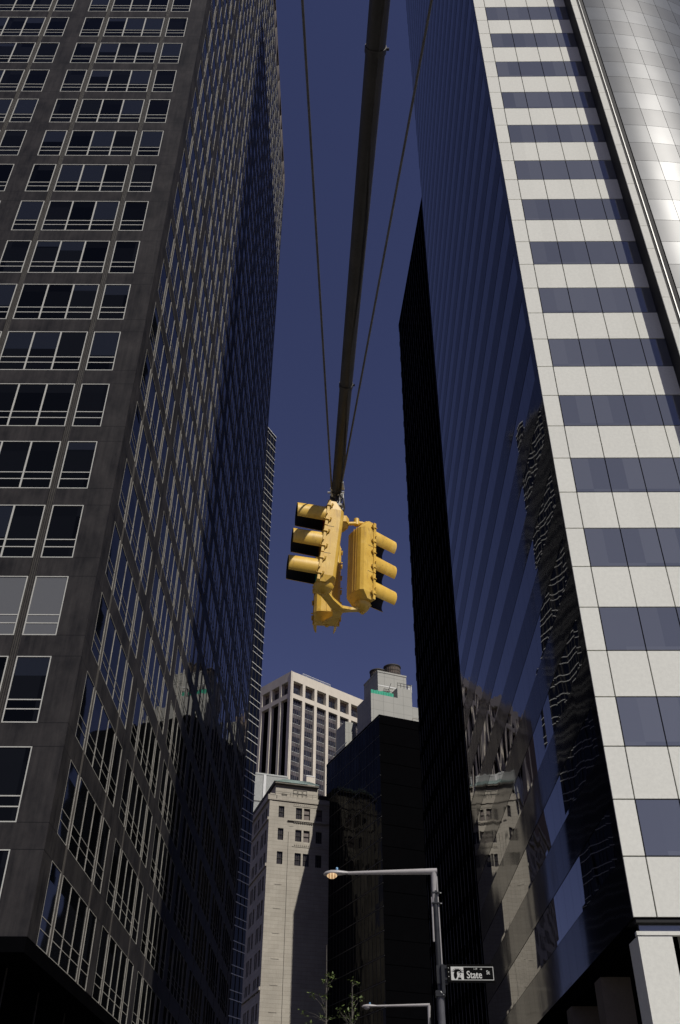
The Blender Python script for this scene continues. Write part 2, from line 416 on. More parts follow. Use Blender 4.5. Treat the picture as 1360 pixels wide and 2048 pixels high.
for i, (mp, s0, s1, n, r) in enumerate(wins):
    zt = Z0 + r * ST; cs = []
    for a_, z_ in ((s0, zt), (s1, zt), (s1, zt - WH), (s0, zt - WH)):
        p = mp(a_, 0); q = world_to_camera_view(S, cam, LM @ Vector((p[0], p[1], z_))); cs.append((q.x, q.y, q.z))
    area = abs(sum(cs[k][0] * cs[(k + 1) % 4][1] - cs[(k + 1) % 4][0] * cs[k][1] for k in range(4)))
    cx = sum(c[0] for c in cs) / 4; cy = sum(c[1] for c in cs) / 4
    scored.append((area if (-.02 < cx < 1.0 and -.02 < cy < 1.02 and cs[0][2] > 0) else area * 1e-6 - 1, i))
scored.sort(reverse=True); top = {i for _, i in scored[:99]}
fr_all, gl_all = MB(), MB()
for i, wd in enumerate(wins):
    if i in top:
        fr, gl = MB(), MB(); win_geo(fr, gl, *wd); fo = fr.build('window', LT); gl.build('pane', fo)
    else: win_geo(fr_all, gl_all, *wd)
o = fr_all.build('window', LT, kind='stuff'); gl_all.build('pane', o)

# ================================================================== RIGHT TOWER
RDW = 32.9; RD = 24.0; KR = RDW / RD; CR_ = CAMZ / KR; PR = .0606 * RD      # drawn for 24 m, scaled as a whole
RX = .2885 * RD
RT = thing('white_glass_tower', 'tall tower with sunlit white and grey checkered front and dark glass street side', 'office tower', (RX * KR, RDW, 0), 0.25); RT.scale = (KR, KR, KR)
RZ = .249 * RD + CR_; NRW = 80; RH = RZ + NRW * PR
cxs = [0, .0235 * RD, .0235 * RD + 1.14, .0235 * RD + 2.28, .0235 * RD + 3.42, 4.895]
G = .018
wall = MB()
wall.box(.06, 5.7, .061, 28.5, RZ + .02, RH, 'joint_dark')
wall.box(5.702, 26, 21.8, 28.5, .1, RH, 'joint_dark')
for r in range(NRW):
    z0, z1 = RZ + r * PR + G, RZ + (r + 1) * PR - G
    glassrow = r % 2 == 1
    for c in range(5):
        x0, x1 = cxs[c] + (G if c else 0), cxs[c + 1] - (G if c < 4 else 0)
        if glassrow and c > 0: continue
        wall.box(x0, x1, 0 if c else 0, .06, z0, z1, 'white_panel')
side_len = 28.45
for r in range(NRW):
    z0, z1 = RZ + r * PR, RZ + (r + 1) * PR
    # dark spandrel band on the street side: corner pier and every other row
    if r % 2 == 0:
        y = .08
        while y < side_len:
            y1 = min(y + 1.14, side_len); wall.box(.004, .06, y + .006, y1 - .006, z0 + .012, z1 - .012, 'side_spandrel'); y = y1
    else: wall.box(.004, .06, .08, .62, z0 + .012, z1 - .012, 'side_spandrel')
# fin at the right end of the front: white face, dark inner side
for r in range(NRW):
    z0, z1 = RZ + r * PR, RZ + (r + 1) * PR
    wall.box(4.905, 5.19, -.74, -.69, z0 + .01, z1 - .01, 'white_panel')
wall.box(4.90, 5.195, -.689, .055, RZ + .03, RH, 'joint_dark')
wall.box(5.2, 5.9, .3, .36, .1, RH, 'joint_dark')
# foot: recessed glass strip, stone piers, arcade along the street
wall.box(.15, 5.4, .25, .4, CR_ + 5.68, RZ + .015, 'joint_dark')
wall.box(.05, 5.4, .04, .26, RZ - .1, RZ - .02, 'joint_dark')
wall.box(.03, 5.4, .10, .249, CR_ + .2335 * RD, CR_ + .2372 * RD, 'white_panel')
wall.box(.05, .87, .12, 1.0, .12, CR_ + .2335 * RD - .01, 'white_panel')
wall.box(2.6, 3.5, .12, 1.0, .12, CR_ + .2335 * RD - .01, 'white_panel'); wall.box(5.0, 5.4, .12, 1.0, .12, CR_ + .2335 * RD - .01, 'white_panel')
wall.box(1.6, 5.6, 1.8, 28, .12, RZ - .8, 'black_void')
wall.box(.02, 5.6, 1.02, 28, 5.53 + CR_, RZ + .018, 'black_stone')
for i in range(6): wall.box(.04, .86, 4.4 + i * 4.3, 5.2 + i * 4.3, .12, 5.52 + CR_, 'stone_brown')
wall.build('wall', RT)
strip = MB(); strip.box(.14, 5.4, .2, .248, CR_ + .2374 * RD, CR_ + .2443 * RD, 'front_glass'); strip.build('transom', RT)
cap = MB(); cap.box(1.15, 2.2, .4, .6, 6.0, 6.9, 'white_panel'); cap.build('wall_light', RT)
nfront = 0
rest = MB()
for r in range(1, NRW, 2):
    z0, z1 = RZ + r * PR + G, RZ + (r + 1) * PR - G
    for c in range(1, 5):
        x0, x1 = cxs[c] + G, cxs[c + 1] - (G if c < 4 else 0)
        if nfront < 76:
            p = MB(); p.box(x0, x1, .004, .058, z0, z1, 'front_glass'); p.build('window', RT); nfront += 1
        else: rest.box(x0, x1, .004, .058, z0, z1, 'front_glass')
    if r < 47:
        p = MB(); y = .64
        while y < side_len:
            y1 = min(y + 1.14, side_len); p.box(.012, .058, y + .006, y1 - .006, z0 - G + .012, z1 + G - .012, 'side_glass'); y = y1
        p.build('window_band', RT)
    else:
        y = .64
        while y < side_len:
            y1 = min(y + 1.14, side_len); rest.box(.012, .058, y + .006, y1 - .006, z0 - G + .012, z1 + G - .012, 'side_glass'); y = y1
rest.build('window', RT, kind='stuff')

# ================================================================== CURVED TOWER
CT = thing('curved_tower', 'silvery tower with a curved panelled face cut by the right edge', 'office tower', (.5363 * RDW, RDW, 0), 0); CT.scale = (KR, KR, KR)
CR = 15.0; wall = MB(); NC = 78
def arc(s, off=0.0):
    a = s / CR; return ((CR + off) * math.sin(a), CR - (CR + off) * math.cos(a))
segs = 20; sl = 1.08
core = []
for i in range(segs * 2 + 1): core.append(arc(i * sl / 2, -.07))
wall.prism(core + [(CR, CR + 6), (.0, CR + 6)], .1, RZ + NC * PR, 'joint_dark')
def curved_row(mb, r, mat):
    z0, z1 = RZ + r * PR + .010, RZ + (r + 1) * PR - .010
    for c in range(segs):
        a0, a1 = c * sl + .010, (c + 1) * sl - .010
        vs = []; n = 4
        for i in range(n + 1):
            q = a0 + (a1 - a0) * i / n; p = arc(q, .0); vs += [(p[0], p[1], z0), (p[0], p[1], z1)]
        mb.add(vs, [(2 * i, 2 * i + 2, 2 * i + 3, 2 * i + 1) for i in range(n)], mat, True)
        pa_, pb_ = arc(a0, -.06), arc(a1, -.06); k2 = 2 * (n + 1); vs = vs + [(pb_[0], pb_[1], z0), (pb_[0], pb_[1], z1), (pa_[0], pa_[1], z0), (pa_[0], pa_[1], z1)]
        mb.add(vs, [(2 * n, k2, k2 + 1, 2 * n + 1), (0, 1, k2 + 3, k2 + 2), tuple(2 * i + 1 for i in range(n + 1)) + (k2 + 1, k2 + 3), tuple(2 * i for i in range(n, -1, -1)) + (k2 + 2, k2)], 'joint_dark')
sp = MB(); rest = MB()
for r in range(-2, NC):
    if r % 2 == 0: curved_row(sp, r, 'curved_spandrel')
    elif r < 45:
        p = MB(); curved_row(p, r, 'curved_glass'); p.build('window_band', CT)
    else: curved_row(rest, r, 'curved_glass')
wall.build('wall', CT); sp.build('spandrel', CT); rest.build('window_band', CT, kind='stuff')
p = MB(); p.box(-.52, -.44, -.3, .2, .1, RZ + NC * PR, 'joint_dark'); p.box(-.30, -.26, -.12, .2, .1, RZ + NC * PR, 'galvanised'); p.box(-.20, -.05, -.02, .2, .1, RZ + NC * PR, 'joint_dark'); p.build('edge_trim', CT)

# ================================================================== BLACK TOWER (right, behind)
YB = 103.0
BK = thing('black_tower', 'pitch black slab tower standing behind the white tower on the right', 'office tower', (.0818 * YB, YB, 0), -5.34)
BH = 1.13 * YB + CAMZ; w_ = MB(); wedge = [(.05, -.05), (.05, -25), (14, -25), (14, -.05)]
w_.prism(wedge, .1, BH - .2, 'black_stone')
for i in range(41):
    zz = 3 + i * 3.45
    if zz < BH - 1: w_.box(0, .05, -25, 0, zz - .5, zz + .5, 'black_stone')
w_.prism([(-.01, 0), (-.01, -25.02), (14.05, -25.02), (14.05, 0)], BH - .8, BH, 'black_stone'); w_.build('wall', BK)
g = MB()
for i in range(16): g.box(.0, .045, -.9 - i * 1.5, -.8 - i * 1.5, 3, BH - 1, 'channel_metal')
g.build('mullion', BK)

# ================================================================== FAR STRIPED BUILDING (left)
FB = thing('striped_glass_building', 'dark glass building with thin white floor lines behind the granite tower', 'office building', (-.1 * 147, 147, 0), 26)
FH = .8936 * 147 + CAMZ; w_ = MB(); w_.box(-16, -.06, -14, 0, .1, FH - .1, 'far_glass')
w_.box(-16, 0, -14, .02, FH - .35, FH, 'far_glass'); w_.build('wall', FB)
g = MB(); st = .0217 * 147; z = FH - 1.0; i = 0
g.box(-.01, .10, -14, 0, FH - .12, FH + .02, 'trim_white')
while z > 4:
    for dz in (0, -.0142 * 147):
        if z + dz > 3: g.box(-.06, .05, -14, 0, z + dz - .045, z + dz + .045, 'trim_white')
    z -= st
g.build('floor_trim', FB)
g = MB()
for i in range(12): g.box(-.06, .02, -.9 - i * 1.15, -.82 - i * 1.15, 3, FH - .4, 'channel_metal')
g.build('mullion', FB)

FS = 1.18; FZ = CAMZ * (1 - FS)      # the far blocks: drawn at one distance, really this much farther and larger
def far(o): o.location = (o.location[0] * FS, o.location[1] * FS, o.location[2] * FS + FZ); o.scale = (FS, FS, FS); return o
# ================================================================== BEIGE TOWER (centre, far)
BY = 330.0
BT = thing('beige_tower', 'tall beige stone tower with deep square top openings and bronze window strips', 'office tower', (-.06508 * BY, BY, 0), -42); far(BT)
# local: +y along the left face going back, +x along the right face
BHt = 173.0 + CAMZ
def bF(a, o): return (a, -o)      # right (sunlit) face, out toward -y
def bL(a, o): return (-o, a)      # left face, out toward -x
w_ = MB(); top_, oz0, oz1, tz = BHt, 163.9 + CAMZ, 169.2 + CAMZ, 162.0 + CAMZ
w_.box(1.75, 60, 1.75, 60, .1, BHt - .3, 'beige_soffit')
bays = 8; bp_ = 6.03
soff = MB()
for mp in (bF, bL):
    def B(a0, a1, o0, o1, z0, z1, mat, mb=w_): fbox(mb, mp, a0, a1, o0, o1, z0, z1, mat)
    st_ = 0.0 if mp is bF else 1.75
    B(st_, 50, -1.75, 0, oz1, BHt, 'beige_stone'); 
    B(st_, 50, -1.75, 0, tz, oz0, 'beige_stone')
    B(0.02 if mp is bF else 1.75, 1.25, -1.75, .003, .1, oz1, 'beige_stone')
    for k in range(bays):
        a1 = 5.95 + bp_ * k; B(a1, a1 + 1.32, -1.75, .003, .1, oz1 + .002, 'beige_stone')
# corner groove
w_.box(-.14, .30, -.14, .0, .1, BHt + .01, 'beige_stone'); w_.box(-.14, 0, .0, .30, .1, BHt + .01, 'beige_stone')
w_.box(.30, .52, -.012, .0, .1, BHt - .01, 'stone_brown')
w_.build('wall', BT)
nb = 0
for mp in (bF, bL):
    for k in range(bays):
        a0 = 1.25 + bp_ * k if k else 1.25; a0 = 1.25 if k == 0 else 5.95 + 1.32 + bp_ * (k - 1); a1 = 5.95 + bp_ * k
        p = MB(); fbox(p, mp, a0 + .25, a1 - .25, -1.74, -1.6, oz0 + .1, oz1 - 1.6, 'beige_glass')
        for q in range(5): 
            c = a0 + .25 + (a1 - a0 - .5) * q / 4; fbox(p, mp, c - .05, c + .05, -1.6, -1.5, oz0 + .1, oz1 - 1.6, 'old_dark_trim')
        p.build('window', BT)
        # tall strip: glass and bronze spandrels
        p = MB(); o0 = -1.2 if mp is bF else -1.6
        fbox(p, mp, a0, a1, o0, o0 + .1, 6, tz - .02, 'beige_glass' if mp is bF else 'black_void')
        z = tz - .1; 
        if mp is bF:
            while z > 60:
                fbox(p, mp, a0, a1, o0 + .1, o0 + .2, z - 3.75, z - 2.15, 'bronze_panel')
                fbox(p, mp, a0, a1, o0 + .1, o0 + .26, z - 2.3, z - 2.12, 'rib_metal'); z -= 3.75
            for q in range(1, 5): c = a0 + (a1 - a0) * q / 5; fbox(p, mp, c - .07, c + .07, o0 + .09, o0 + .3, 40, tz - .05, 'bronze_panel')
        p.build('window_strip', BT)
g = MB()
for i in range(25):
    x = 7 + i * .6; g.box(x, x + .07, 1.5, 1.57, BHt, BHt + 1.9, 'trim_white')
    if i % 3 == 0: g.box(x, x + .35, 1.6, 1.7, BHt, BHt + 1.5, 'copper_green')
g.box(7, 21.4, 1.49, 1.56, BHt + 1.8, BHt + 1.92, 'trim_white'); g.box(7, 21.4, 1.49, 1.56, BHt + .9, BHt + 1.0, 'trim_white')
g.box(21.3, 21.4, 1.57, 5, BHt + 1.8, BHt + 1.92, 'trim_white'); g.build('roof_railing', BT)

# ================================================================== OLD STONE BUILDING (centre)
K = 1.0; OY = 165.0
OB = thing('old_stone_building', 'pale limestone building with sash windows and a green copper eave', 'building', (-13.718 * K, OY, 0), -17.5); far(OB)
def oz(z): return z * K + CAMZ
w_ = MB(); WR = 12.4; OL = 30.0
def OF(mb, a0, a1, o0, o1, z0, z1, mat): mb.box(a0 * K, a1 * K, -o1, -o0, oz(z0), oz(z1), mat)
rows = [(57.9, 59.95), (53.95, 56.0), (49.8, 51.95)]
zz = 45.8
allrows = list(rows)
colsF = [(1.72, 2.75), (4.9, 6.04), (6.39, 7.53), (8.65, 9.8), (11.2, 12.3), (12.7, 13.8)]
# front wall with window openings cut between the courses
z_hi = 60.9
cur = z_hi
for (a, b_) in rows:
    OF(w_, 0, WR, -.4, 0, b_, cur, 'old_stone')
    x = 0
    for c0, c1 in colsF: OF(w_, x, c0, -.4, 0, a, b_, 'old_stone'); x = c1
    OF(w_, x, WR, -.4, 0, a, b_, 'old_stone'); cur = a
OF(w_, 0, WR, -.4, 0, -1.4, cur, 'old_stone')
w_.box(.4, WR * K, .41, OL, .2, oz(60.9), 'old_window')
# faint horizontal offsets low on the wall (bricked-up window sills)
for r in range(12):
    z = 46.4 - r * 3.9
    for c0 in (1.5, 6.6): OF(w_, c0, c0 + 1.3, 0, .05, z, z + .18, 'old_stone')
# drain line
OF(w_, 3.62, 3.68, 0, .03, 24, 55.5, 'old_dark_trim')
# corner pier, slightly proud
OF(w_, .002, .45, 0, .03, -1.4, 60.8, 'old_stone')
# ledge and parapet
OF(w_, -.12, WR, -.4, .16, 60.9, 61.15, 'old_stone'); OF(w_, -.02, WR, -.4, .06, 61.15, 61.85, 'old_stone')
OF(w_, 0.0, .9, -.38, .10, 61.85, 62.1, 'old_stone')
OF(w_, 1.2, 1.3, .06, .10, 61.2, 61.8, 'old_dark_trim')
# belt with small brackets
OF(w_, 3.45, 11, 0, .28, 57.45, 57.6, 'old_stone'); OF(w_, 4.4, 11, 0, .06, 60.2, 60.38, 'old_stone'); OF(w_, 4.4, 11, 0, .06, 53.0, 53.2, 'old_stone')
for i in range(15):
    OF(w_, 4.6 + i * .4, 4.78 + i * .4, 0, .2, 57.2, 57.448, 'old_stone'); OF(w_, 4.6 + i * .36, 4.72 + i * .36, 0, .09, 60.42, 60.62, 'old_stone'); OF(w_, 4.8 + i * .36, 4.94 + i * .36, 0, .14, 53.22, 53.46, 'old_stone')
OF(w_, 3.7, 4.5, 0, .04, 56.5, 57.1, 'old_stone')
# attic storey set back
OF(w_, 1.1, 8.9, -.6, -.42, 61.86, 64.0, 'old_stone'); OF(w_, 8.9, WR, -3.6, -3.4, 61.86, 64.0, 'old_dark_trim')
w_.box(1.1 * K + .01, 9.1 * K, .62, OL, oz(61), oz(63.98), 'old_stone')
# left side wall: deep piers and sash openings
y = .4
nrow = 15; LZ = [60.0 - 3.95 * i for i in range(nrow)]
ys_ = [.4]
openings = []
bay = 6.2
for b0 in range(5):
    s = .6 + b0 * bay
    openings += [(s + .9, s + 2.2), (s + 3.0, s + 3.9), (s + 4.15, s + 5.05)]
prev = .4
for (a, b_) in openings:
    w_.box(0, .42, prev, a, .2, oz(60.9), 'old_stone'); prev = b_
w_.box(0, .42, prev, OL, .2, oz(60.9), 'old_stone')
for (a, b_) in openings:
    zp = 60.9
    for zt in LZ:
        w_.box(0.004, .42, a - .002, b_ + .002, oz(zt), oz(zp), 'old_stone'); zp = zt - 2.5
    w_.box(0.004, .42, a - .002, b_ + .002, .2, oz(zp), 'old_stone')
for zt in (57.3, 49.3, 30): w_.box(-.25, 0, .0, OL, oz(zt), oz(zt + .5), 'old_stone')
w_.box(-.35, 0, -.15, OL, oz(60.9), oz(61.85), 'old_stone')
w_.build('wall', OB)
def sash(par, x0, x1, y, z0, z1, glassmat, off=0):
    p = MB(); p.box(x0, x1, y + .12, y + .14, z0, z1, glassmat); f = .06
    for a, b_, c, d in ((x0, x1, z1 - f, z1), (x0, x1, z0, z0 + f), (x0, x0 + f, z0, z1), (x1 - f, x1, z0, z1), (x0, x1, (z0 + z1) / 2 - .04, (z0 + z1) / 2 + .04)):
        p.box(a, b_, y, y + .118, c, d, 'old_dark_trim')
    if glassmat == 'old_window':
        for q in (.33, .66): c = x0 + (x1 - x0) * q; p.box(c - .015, c + .015, y + .06, y + .117, z0 + f, z1 - f, 'stone_brown')
    return p.build('window', par)
for i, (a, b_) in enumerate(rows):
    for j, (c0, c1) in enumerate(colsF):
        sash(OB, c0 * K, c1 * K, .18, oz(a), oz(b_), 'old_blind' if (j == 2 and i < 2) or (j == 3 and i == 0) else 'old_window')
sash(OB, 2.23 * K, 3.24 * K, .38, oz(61.9), oz(62.35), 'old_window')
for q in range(3): sash(OB, (4.36 + q * .9) * K, (5.16 + q * .9) * K, .37, oz(61.9), oz(63.3), 'old_blind')
sw = 0
for (a, b_) in openings:
    for zt in LZ:
        p = MB(); p.box(.28, .30, a, b_, oz(zt - 2.5), oz(zt), 'old_window'); p.box(.20, .279, a, a + .07, oz(zt - 2.5), oz(zt), 'old_stone'); p.box(.20, .279, a, b_, oz(zt - 1.3), oz(zt - 1.2), 'old_dark_trim')
        if sw < 60 and a > 1: p.build('window', OB); sw += 1
        else:
            if 'restw' not in globals(): restw = MB()
            restw.v, restw.f, restw.m, restw.smooth, restw.mats
            o = len(restw.v); restw.v += p.v
            for f_, m_ in zip(p.f, p.m): restw.f.append([o + q for q in f_]); restw.m.append(restw.mi(p.mats[m_])); restw.smooth.append(False)
restw.build('window', OB, kind='stuff')
# copper eave roof
rf = MB(); ex0, ex1 = .62 * K, 9.15 * K; ez = oz(64.0)
rf.box(ex0 + .15, ex1 - .1, -.05, 1.0, ez, ez + .35, 'old_dark_trim'); rf.box(ex0 + .15, ex0 + 1, 1.0, OL, ez, ez + .35, 'old_dark_trim')
zt_ = ez + .36; rz = ez + 2.0
rf.add([(ex0, -.2, zt_), (ex1, -.2, zt_), (ex1 - 1.2, 2.6, rz), (ex0 + 2.8, 2.6, rz), (ex0, OL, zt_), (ex0 + 2.8, OL, rz), (ex1 + .0, OL, rz)],
       [(0, 1, 2, 3), (4, 0, 3, 5), (3, 2, 6, 5)], 'copper_green')
for i in range(26):
    q = i / 25.0; x0 = ex0 + (ex1 - ex0) * q; x1 = ex0 + 2.8 + (ex1 - 1.2 - ex0 - 2.8) * q
    rf.tube([(x0, -.2, zt_ + .03), (x1, 2.6, rz + .03)], .035, 'copper_green', 5)
for i in range(40):
    x = ex0 + .3 + i * .215; rf.box(x, x + .11, -.15, -.05, ez + .08, ez + .26, 'old_stone') if x < ex1 - .2 else None
rf.build('roof', OB)
rl = MB(); rl.tube([(.9, -.05, oz(62.5)), (WR * K, -.05, oz(62.5))], .03, 'old_dark_trim', 6); rl.tube([(.9, -.05, oz(62.2)), (WR * K, -.05, oz(62.2))], .02, 'old_dark_trim', 6)
for i in range(12): rl.tube([(.95 + i * 1.4, -.05, oz(61.8)), (.95 + i * 1.4, -.05, oz(62.5))], .025, 'old_dark_trim', 6)
rl.build('railing', OB)

# corrugated penthouse block behind the old building
CP = thing('ribbed_penthouse', 'grey ribbed metal block showing between the old building and the beige tower', 'building', (-21.565, 240, 0), -19); far(CP)
p = MB(); ph = 95.45 + CAMZ; p.box(-6, 6.2, 0, 8, .1, ph, 'rib_metal')
for i in range(48): p.box(-6 + i * .26, -5.9 + i * .26, -.09, 0, 40, ph - .3, 'rib_metal')
p.box(-6.1, 6.3, -.14, 8, ph - .3, ph + .1, 'rib_metal'); p.box(-.35, .35, -.25, -.1, ph - 7, ph - .31, 'trim_white')
p.box(-6, 6.2, -.12, -.09, ph - 7.6, ph - 7.4, 'old_dark_trim'); p.build('wall', CP)
p = MB(); p.box(.6, 2.3, -1.2, -.15, ph - 6.4, ph - 6.25, 'old_dark_trim'); p.box(.7, .8, -1.15, -1.05, ph - 8, ph - 6.4, 'old_dark_trim'); p.box(2.0, 2.1, -1.15, -1.05, ph - 8, ph - 6.4, 'old_dark_trim'); p.build('canopy', CP)
tag(CP, CP['label'], 'building')
SBx = thing('rooftop_hut', 'small pale block peeping over the green copper eave', 'building', (-11.0, 250, 0), -19); far(SBx)
p = MB(); p.box(0, 2.25, 0, 3, .1, 99 + CAMZ, 'beige_stone'); p.box(-.08, 2.33, -.08, 3.1, 98.8 + CAMZ, 99.1 + CAMZ, 'trim_white'); p.build('wall', SBx)

# ================================================================== CENTRAL DARK BUILDING
CB = thing('dark_glass_building', 'black gridded glass building with stacked concrete roof blocks in the centre', 'office building', (5.52, 148.0, 0), -23); far(CB)
cz = 69.4 + CAMZ
w_ = MB(); w_.box(.06, 22, .06, 23.7, .1, cz - .4, 'black_void'); w_.box(0, 22, 0, 23.8, cz - .4, cz, 'black_stone')
zz = cz - .4; 
while zz > 6:
    w_.box(-.03, .06, -.0, 23.8, zz - .10, zz, 'channel_metal'); w_.box(.062, 22, -.002, .06, zz - 1.2, zz, 'black_stone'); zz -= 3.4
for i in range(1, 17): w_.box(-.035, .06, .0 + i * 1.4, .06 + i * 1.4, 4, cz - .4, 'channel_metal')
# shoulder roof blocks in concrete
def blk(a0, a1, b0, b1, z0, z1, mb=w_, mat='concrete_tile'): mb.box(a0, a1, b0, b1, z0 + CAMZ, z1 + CAMZ, mat)
w_.build('wall', CB)
g = MB(); zz = cz - .45
while zz > 6:
    g.box(.0, .05, .02, 23.7, zz - 3.25, zz - .12, 'black_glass'); zz -= 3.4
g.build('glazing', CB)
p = MB(); blk(1.3, 9.51, 6, 12.2, 69, 76.4, p); blk(6.62, 9.51, 6.003, 9.4, 76.4, 78.5, p); blk(9.51, 15, 6.4, 12.2, 69, 75.4, p)
blk(4.37, 10.28, 9.5, 15.8, 70, 82.9, p); blk(4.29, 10.34, 9.42, 15.85, 82.9, 83.2, p); blk(4.36, 10.29, 9.47, 9.5, 80.1, 80.3, p, 'trim_white')
blk(1, 3.15, 17.07, 21.5, 69, 75.5, p)
p.box(0.2, 12, 3.0, 3.08, cz, cz + .05, 'channel_metal')
p.build('roof_block', CB)
g = MB(); 
for i in range(9): g.box(1.35 + i * .5, 1.35 + i * .5 + .46, 6.02, 6.1, 76.4 + CAMZ, 77.2 + CAMZ + random.uniform(-.12, .05), 'net_green')
g.build('net', CB)
g = MB()
for a, b_ in (((6.7, 6.1), (9.4, 6.1)), ((5.4, 9.2), (6.6, 9.2))):
    for zr in (.5, 1.0): g.tube([(a[0], a[1], 78.5 + CAMZ + zr), (b_[0], b_[1], 78.5 + CAMZ + zr)], .04, 'old_dark_trim', 6)
    for i in range(5): x = a[0] + (b_[0] - a[0]) * i / 4; g.tube([(x, a[1], 78.4 + CAMZ), (x, a[1], 79.5 + CAMZ)], .04, 'old_dark_trim', 6)
for i in range(6): g.tube([(5.6 + i * .12, 8.6, 76.4 + CAMZ + i * .6), (6.4 + i * .12, 8.6, 76.4 + CAMZ + i * .6)], .04, 'old_dark_trim', 6)
g.tube([(5.0, 8.5, 76.4 + CAMZ), (6.6, 8.5, 80.5 + CAMZ)], .05, 'old_dark_trim', 6)
g.tube([(7, 1.2, cz + 1.1), (12, 1.2, cz + 1.1)], .06, 'old_stone', 6); g.tube([(7, 1.2, cz), (7, 1.2, cz + 1.1)], .06, 'old_stone', 6)
g.tube([(-.1, 14, cz + .5), (-.1, 22, cz + .5)], .10, 'trim_white', 6)
g.build('railing', CB)
def tank(x, y, z, r, h, label):
    t_ = thing('water_tank', label, 'water tank', (x, y, z), 0, 'wooden rooftop water tanks'); far(t_)
    b_ = MB(); b_.lathe([(r * .97, 0), (r, h)], (0, 0, 0), 'tank_wood', 28)
    for q in range(28):
        a = 2 * math.pi * q / 28; b_.box(r * math.cos(a) - .03, r * math.cos(a) + .03, r * math.sin(a) - .03, r * math.sin(a) + .03, 0, h, 'old_dark_trim')
    for q in (.15, .4, .65, .9): b_.lathe([(r * 1.0 + .05, h * q), (r * 1.0 + .05, h * q + .08)], (0, 0, 0), 'old_dark_trim', 28)
    b_.build('barrel', t_)
    c_ = MB(); c_.lathe([(r + .12, h - .05), (r + .14, h + .12), (r * .5, h + .35), (.12, h + .55), (.05, h + 1.0), (.0, h + 1.1)], (0, 0, 0), 'old_dark_trim', 28); c_.build('lid', t_)
    l_ = MB()
    for dx in (-1, 1):
        for dy in (-1, 1): l_.box(dx * r * .6 - .1, dx * r * .6 + .1, dy * r * .6 - .1, dy * r * .6 + .1, -2.0, 0, 'old_dark_trim')
    l_.build('stand', t_)
tank(8.83, 163.5, 83.4 + CAMZ, 1.57, 2.9, 'round wooden water tank standing higher on the right of the concrete block')
tank(6.05, 163.43, 82.6 + CAMZ, 1.5, 2.7, 'darker round water tank half hidden behind the left corner of the concrete block')
sc_ = thing('rooftop_unit', 'small pale ventilation unit beside the railings on the concrete roof', 'vent', (11.7, 158.4, 78.4 + CAMZ), 0); far(sc_)
p = MB(); p.box(-.35, .35, -.35, .35, 0, 1.4, 'trim_white'); p.box(-.42, .42, -.42, .42, 1.4, 1.5, 'rib_metal'); p.build('casing', sc_)

